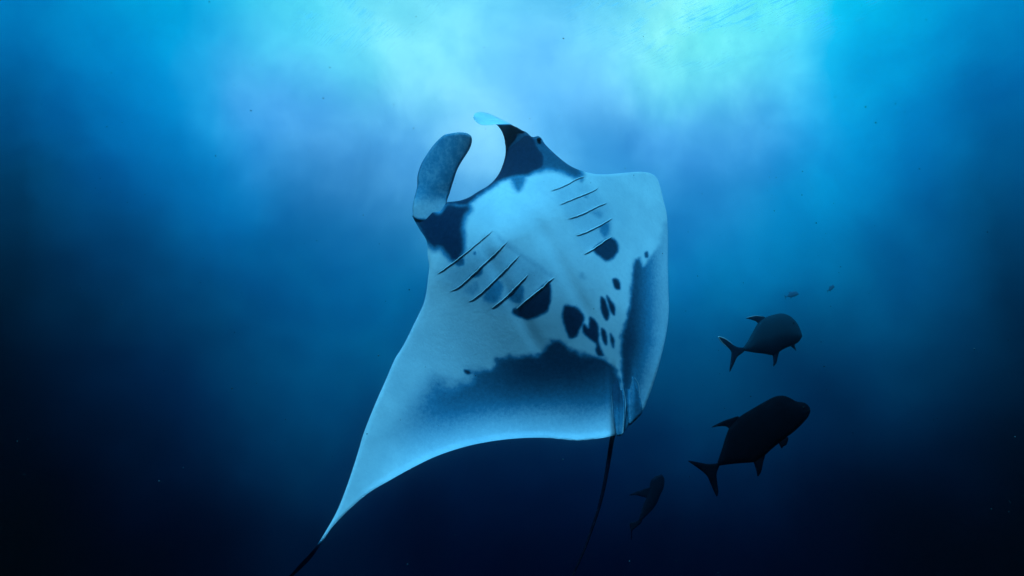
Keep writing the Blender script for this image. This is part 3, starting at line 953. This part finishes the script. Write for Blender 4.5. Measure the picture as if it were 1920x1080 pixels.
def scaled(cx, cy, s, a, sx=1.0):
    ca, sa = math.cos(a), math.sin(a)

    def f(x, y):
        u, v = (x - 1420) * s * sx, (y - 820) * s
        return cx + u * ca - v * sa, cy + u * sa + v * ca
    return f


fish('tiny faint fish far off above the dusky fish', LOW_TOP, LOW_BOT, LOW_FINS, 26.0, FARM, FARM, xf=scaled(1485, 553, 0.115, 0.35), n_=16)
fish('tiny dark fish far off, rightmost of all the fish', LOW_TOP, LOW_BOT, LOW_FINS, 22.0, FARM, FARM, xf=scaled(1558, 541, 0.095, 0.2, 0.62), n_=16)


# ------------------------------------------------------------------ water surface overhead
def surface_mat():
    m, b, out = new_mat('sea_surface')
    tc_ = b.n('ShaderNodeTexCoord')
    ob = tc_.outputs['Object']
    mp = b.n('ShaderNodeMapping', vector_type='TEXTURE')
    b.t.links.new(ob, mp.inputs['Vector'])
    mp.inputs['Rotation'].default_value = (0, 0, math.radians(-49.5))
    mp.inputs['Scale'].default_value = (1.1, 0.11, 1.0)
    st = b.noise(mp.outputs[0], 1.5, 5.0, 0.6, 0.3)
    ptc = b.noise(ob, 0.8, 5.0, 0.62, 0.2)
    fl = b.noise(ob, 5.0, 5.0, 0.7)
    at = b.n('ShaderNodeAttribute', attribute_name='reach')
    k = b.math('MULTIPLY', b.ss(st.outputs['Fac'], 0.45, 0.62), b.ss(ptc.outputs['Fac'], 0.46, 0.60))
    k = b.math('MAXIMUM', k, b.math('MULTIPLY', b.ss(fl.outputs['Fac'], 0.55, 0.72), b.ss(ptc.outputs['Fac'], 0.40, 0.56, 0, 0.8)))
    k = b.math('MULTIPLY', b.math('MULTIPLY', k, at.outputs['Fac']), 0.72)
    tr = b.n('ShaderNodeBsdfTransparent')
    tl = b.n('ShaderNodeBsdfTranslucent')
    tl.inputs['Color'].default_value = (0.35, 0.62, 0.80, 1)
    mx = b.n('ShaderNodeMixShader')
    b.set(mx.inputs[0], k)
    b.t.links.new(tr.outputs[0], mx.inputs[1]); b.t.links.new(tl.outputs[0], mx.inputs[2])
    b.t.links.new(mx.outputs[0], out.inputs['Surface'])
    return m


NXG, NYG = 130, 110
sv, sf, reach = [], [], []
for j in range(NYG):
    for i in range(NXG):
        x_ = -14 + 28 * i / (NXG - 1); y_ = 3.0 + 18 * j / (NYG - 1)
        wz = 0.10 * math.sin(x_ * 1.1 + y_ * 0.7) + 0.12 * noise.fractal(Vector((x_ * 0.5, y_ * 0.5, 0)), 0.9, 2.0, 4)
        sv.append((x_, y_, wz))
        r = math.hypot((x_ - 4.6) / 4.0, (y_ - 12.0) / 4.2)
        r2 = math.hypot((x_ + 3.4) / 2.4, (y_ - 13.0) / 2.6)
        reach.append(max(float(1 - smooth(np.array([r]), 0.45, 1.0)[0]), 0.5 * float(1 - smooth(np.array([r2]), 0.3, 1.0)[0])))
for j in range(NYG - 1):
    for i in range(NXG - 1):
        a_ = j * NXG + i
        sf.append((a_, a_ + 1, a_ + NXG + 1, a_ + NXG))
ws = mesh_obj('water_surface', sv, sf, surface_mat(), attrs={'reach': reach})
tag(ws, kind='structure')

# drifting specks in the water
pv, pf = [], []
SPK = simple_skin('plankton_speck', (0.02, 0.03, 0.04), (0.16, 0.19, 0.21), 3.0)
for i in range(1100):
    d_ = random.uniform(2.0, 8.0)
    c = P(random.uniform(-150, 2070), random.uniform(-150, 1230), d_)
    r = random.uniform(0.0007, 0.0025)
    n0 = len(pv)
    for ax in ((1, 0, 0), (-1, 0, 0), (0, 1, 0), (0, -1, 0), (0, 0, 1), (0, 0, -1)):
        pv.append(c + Vector(ax) * r * random.uniform(0.6, 1.7))
    for f_ in ((0, 2, 4), (2, 1, 4), (1, 3, 4), (3, 0, 4), (2, 0, 5), (1, 2, 5), (3, 1, 5), (0, 3, 5)):
        pf.append(tuple(n0 + k for k in f_))
pk = mesh_obj('plankton', pv, pf, SPK)
tag(pk, 'fine specks of plankton drifting through the blue water', kind='stuff')

# the water itself: an even veil round the camera and everything in it
m = bpy.data.materials.new('sea_water_haze')
m.use_nodes = True
m.node_tree.nodes.clear()
hb = NB(m.node_tree)
ho = hb.n('ShaderNodeOutputMaterial')
pv_ = hb.n('ShaderNodeVolumePrincipled')
pv_.inputs['Color'].default_value = (0.78, 0.88, 0.93, 1)
pv_.inputs['Density'].default_value = 0.015
pv_.inputs['Anisotropy'].default_value = 0.985
m.node_tree.links.new(pv_.outputs[0], ho.inputs['Volume'])
x0, x1, y0, y1, z0, z1 = -26, 26, -6, 32, -24, 1.0
hv = [(x, y, z) for z in (z0, z1) for y in (y0, y1) for x in (x0, x1)]
hf = [(0, 2, 3, 1), (4, 5, 7, 6), (0, 1, 5, 4), (2, 6, 7, 3), (0, 4, 6, 2), (1, 3, 7, 5)]
hz = mesh_obj('haze', hv, hf, m, smooth=False)
tag(hz, 'clear blue sea water veiling distant fish', kind='stuff')
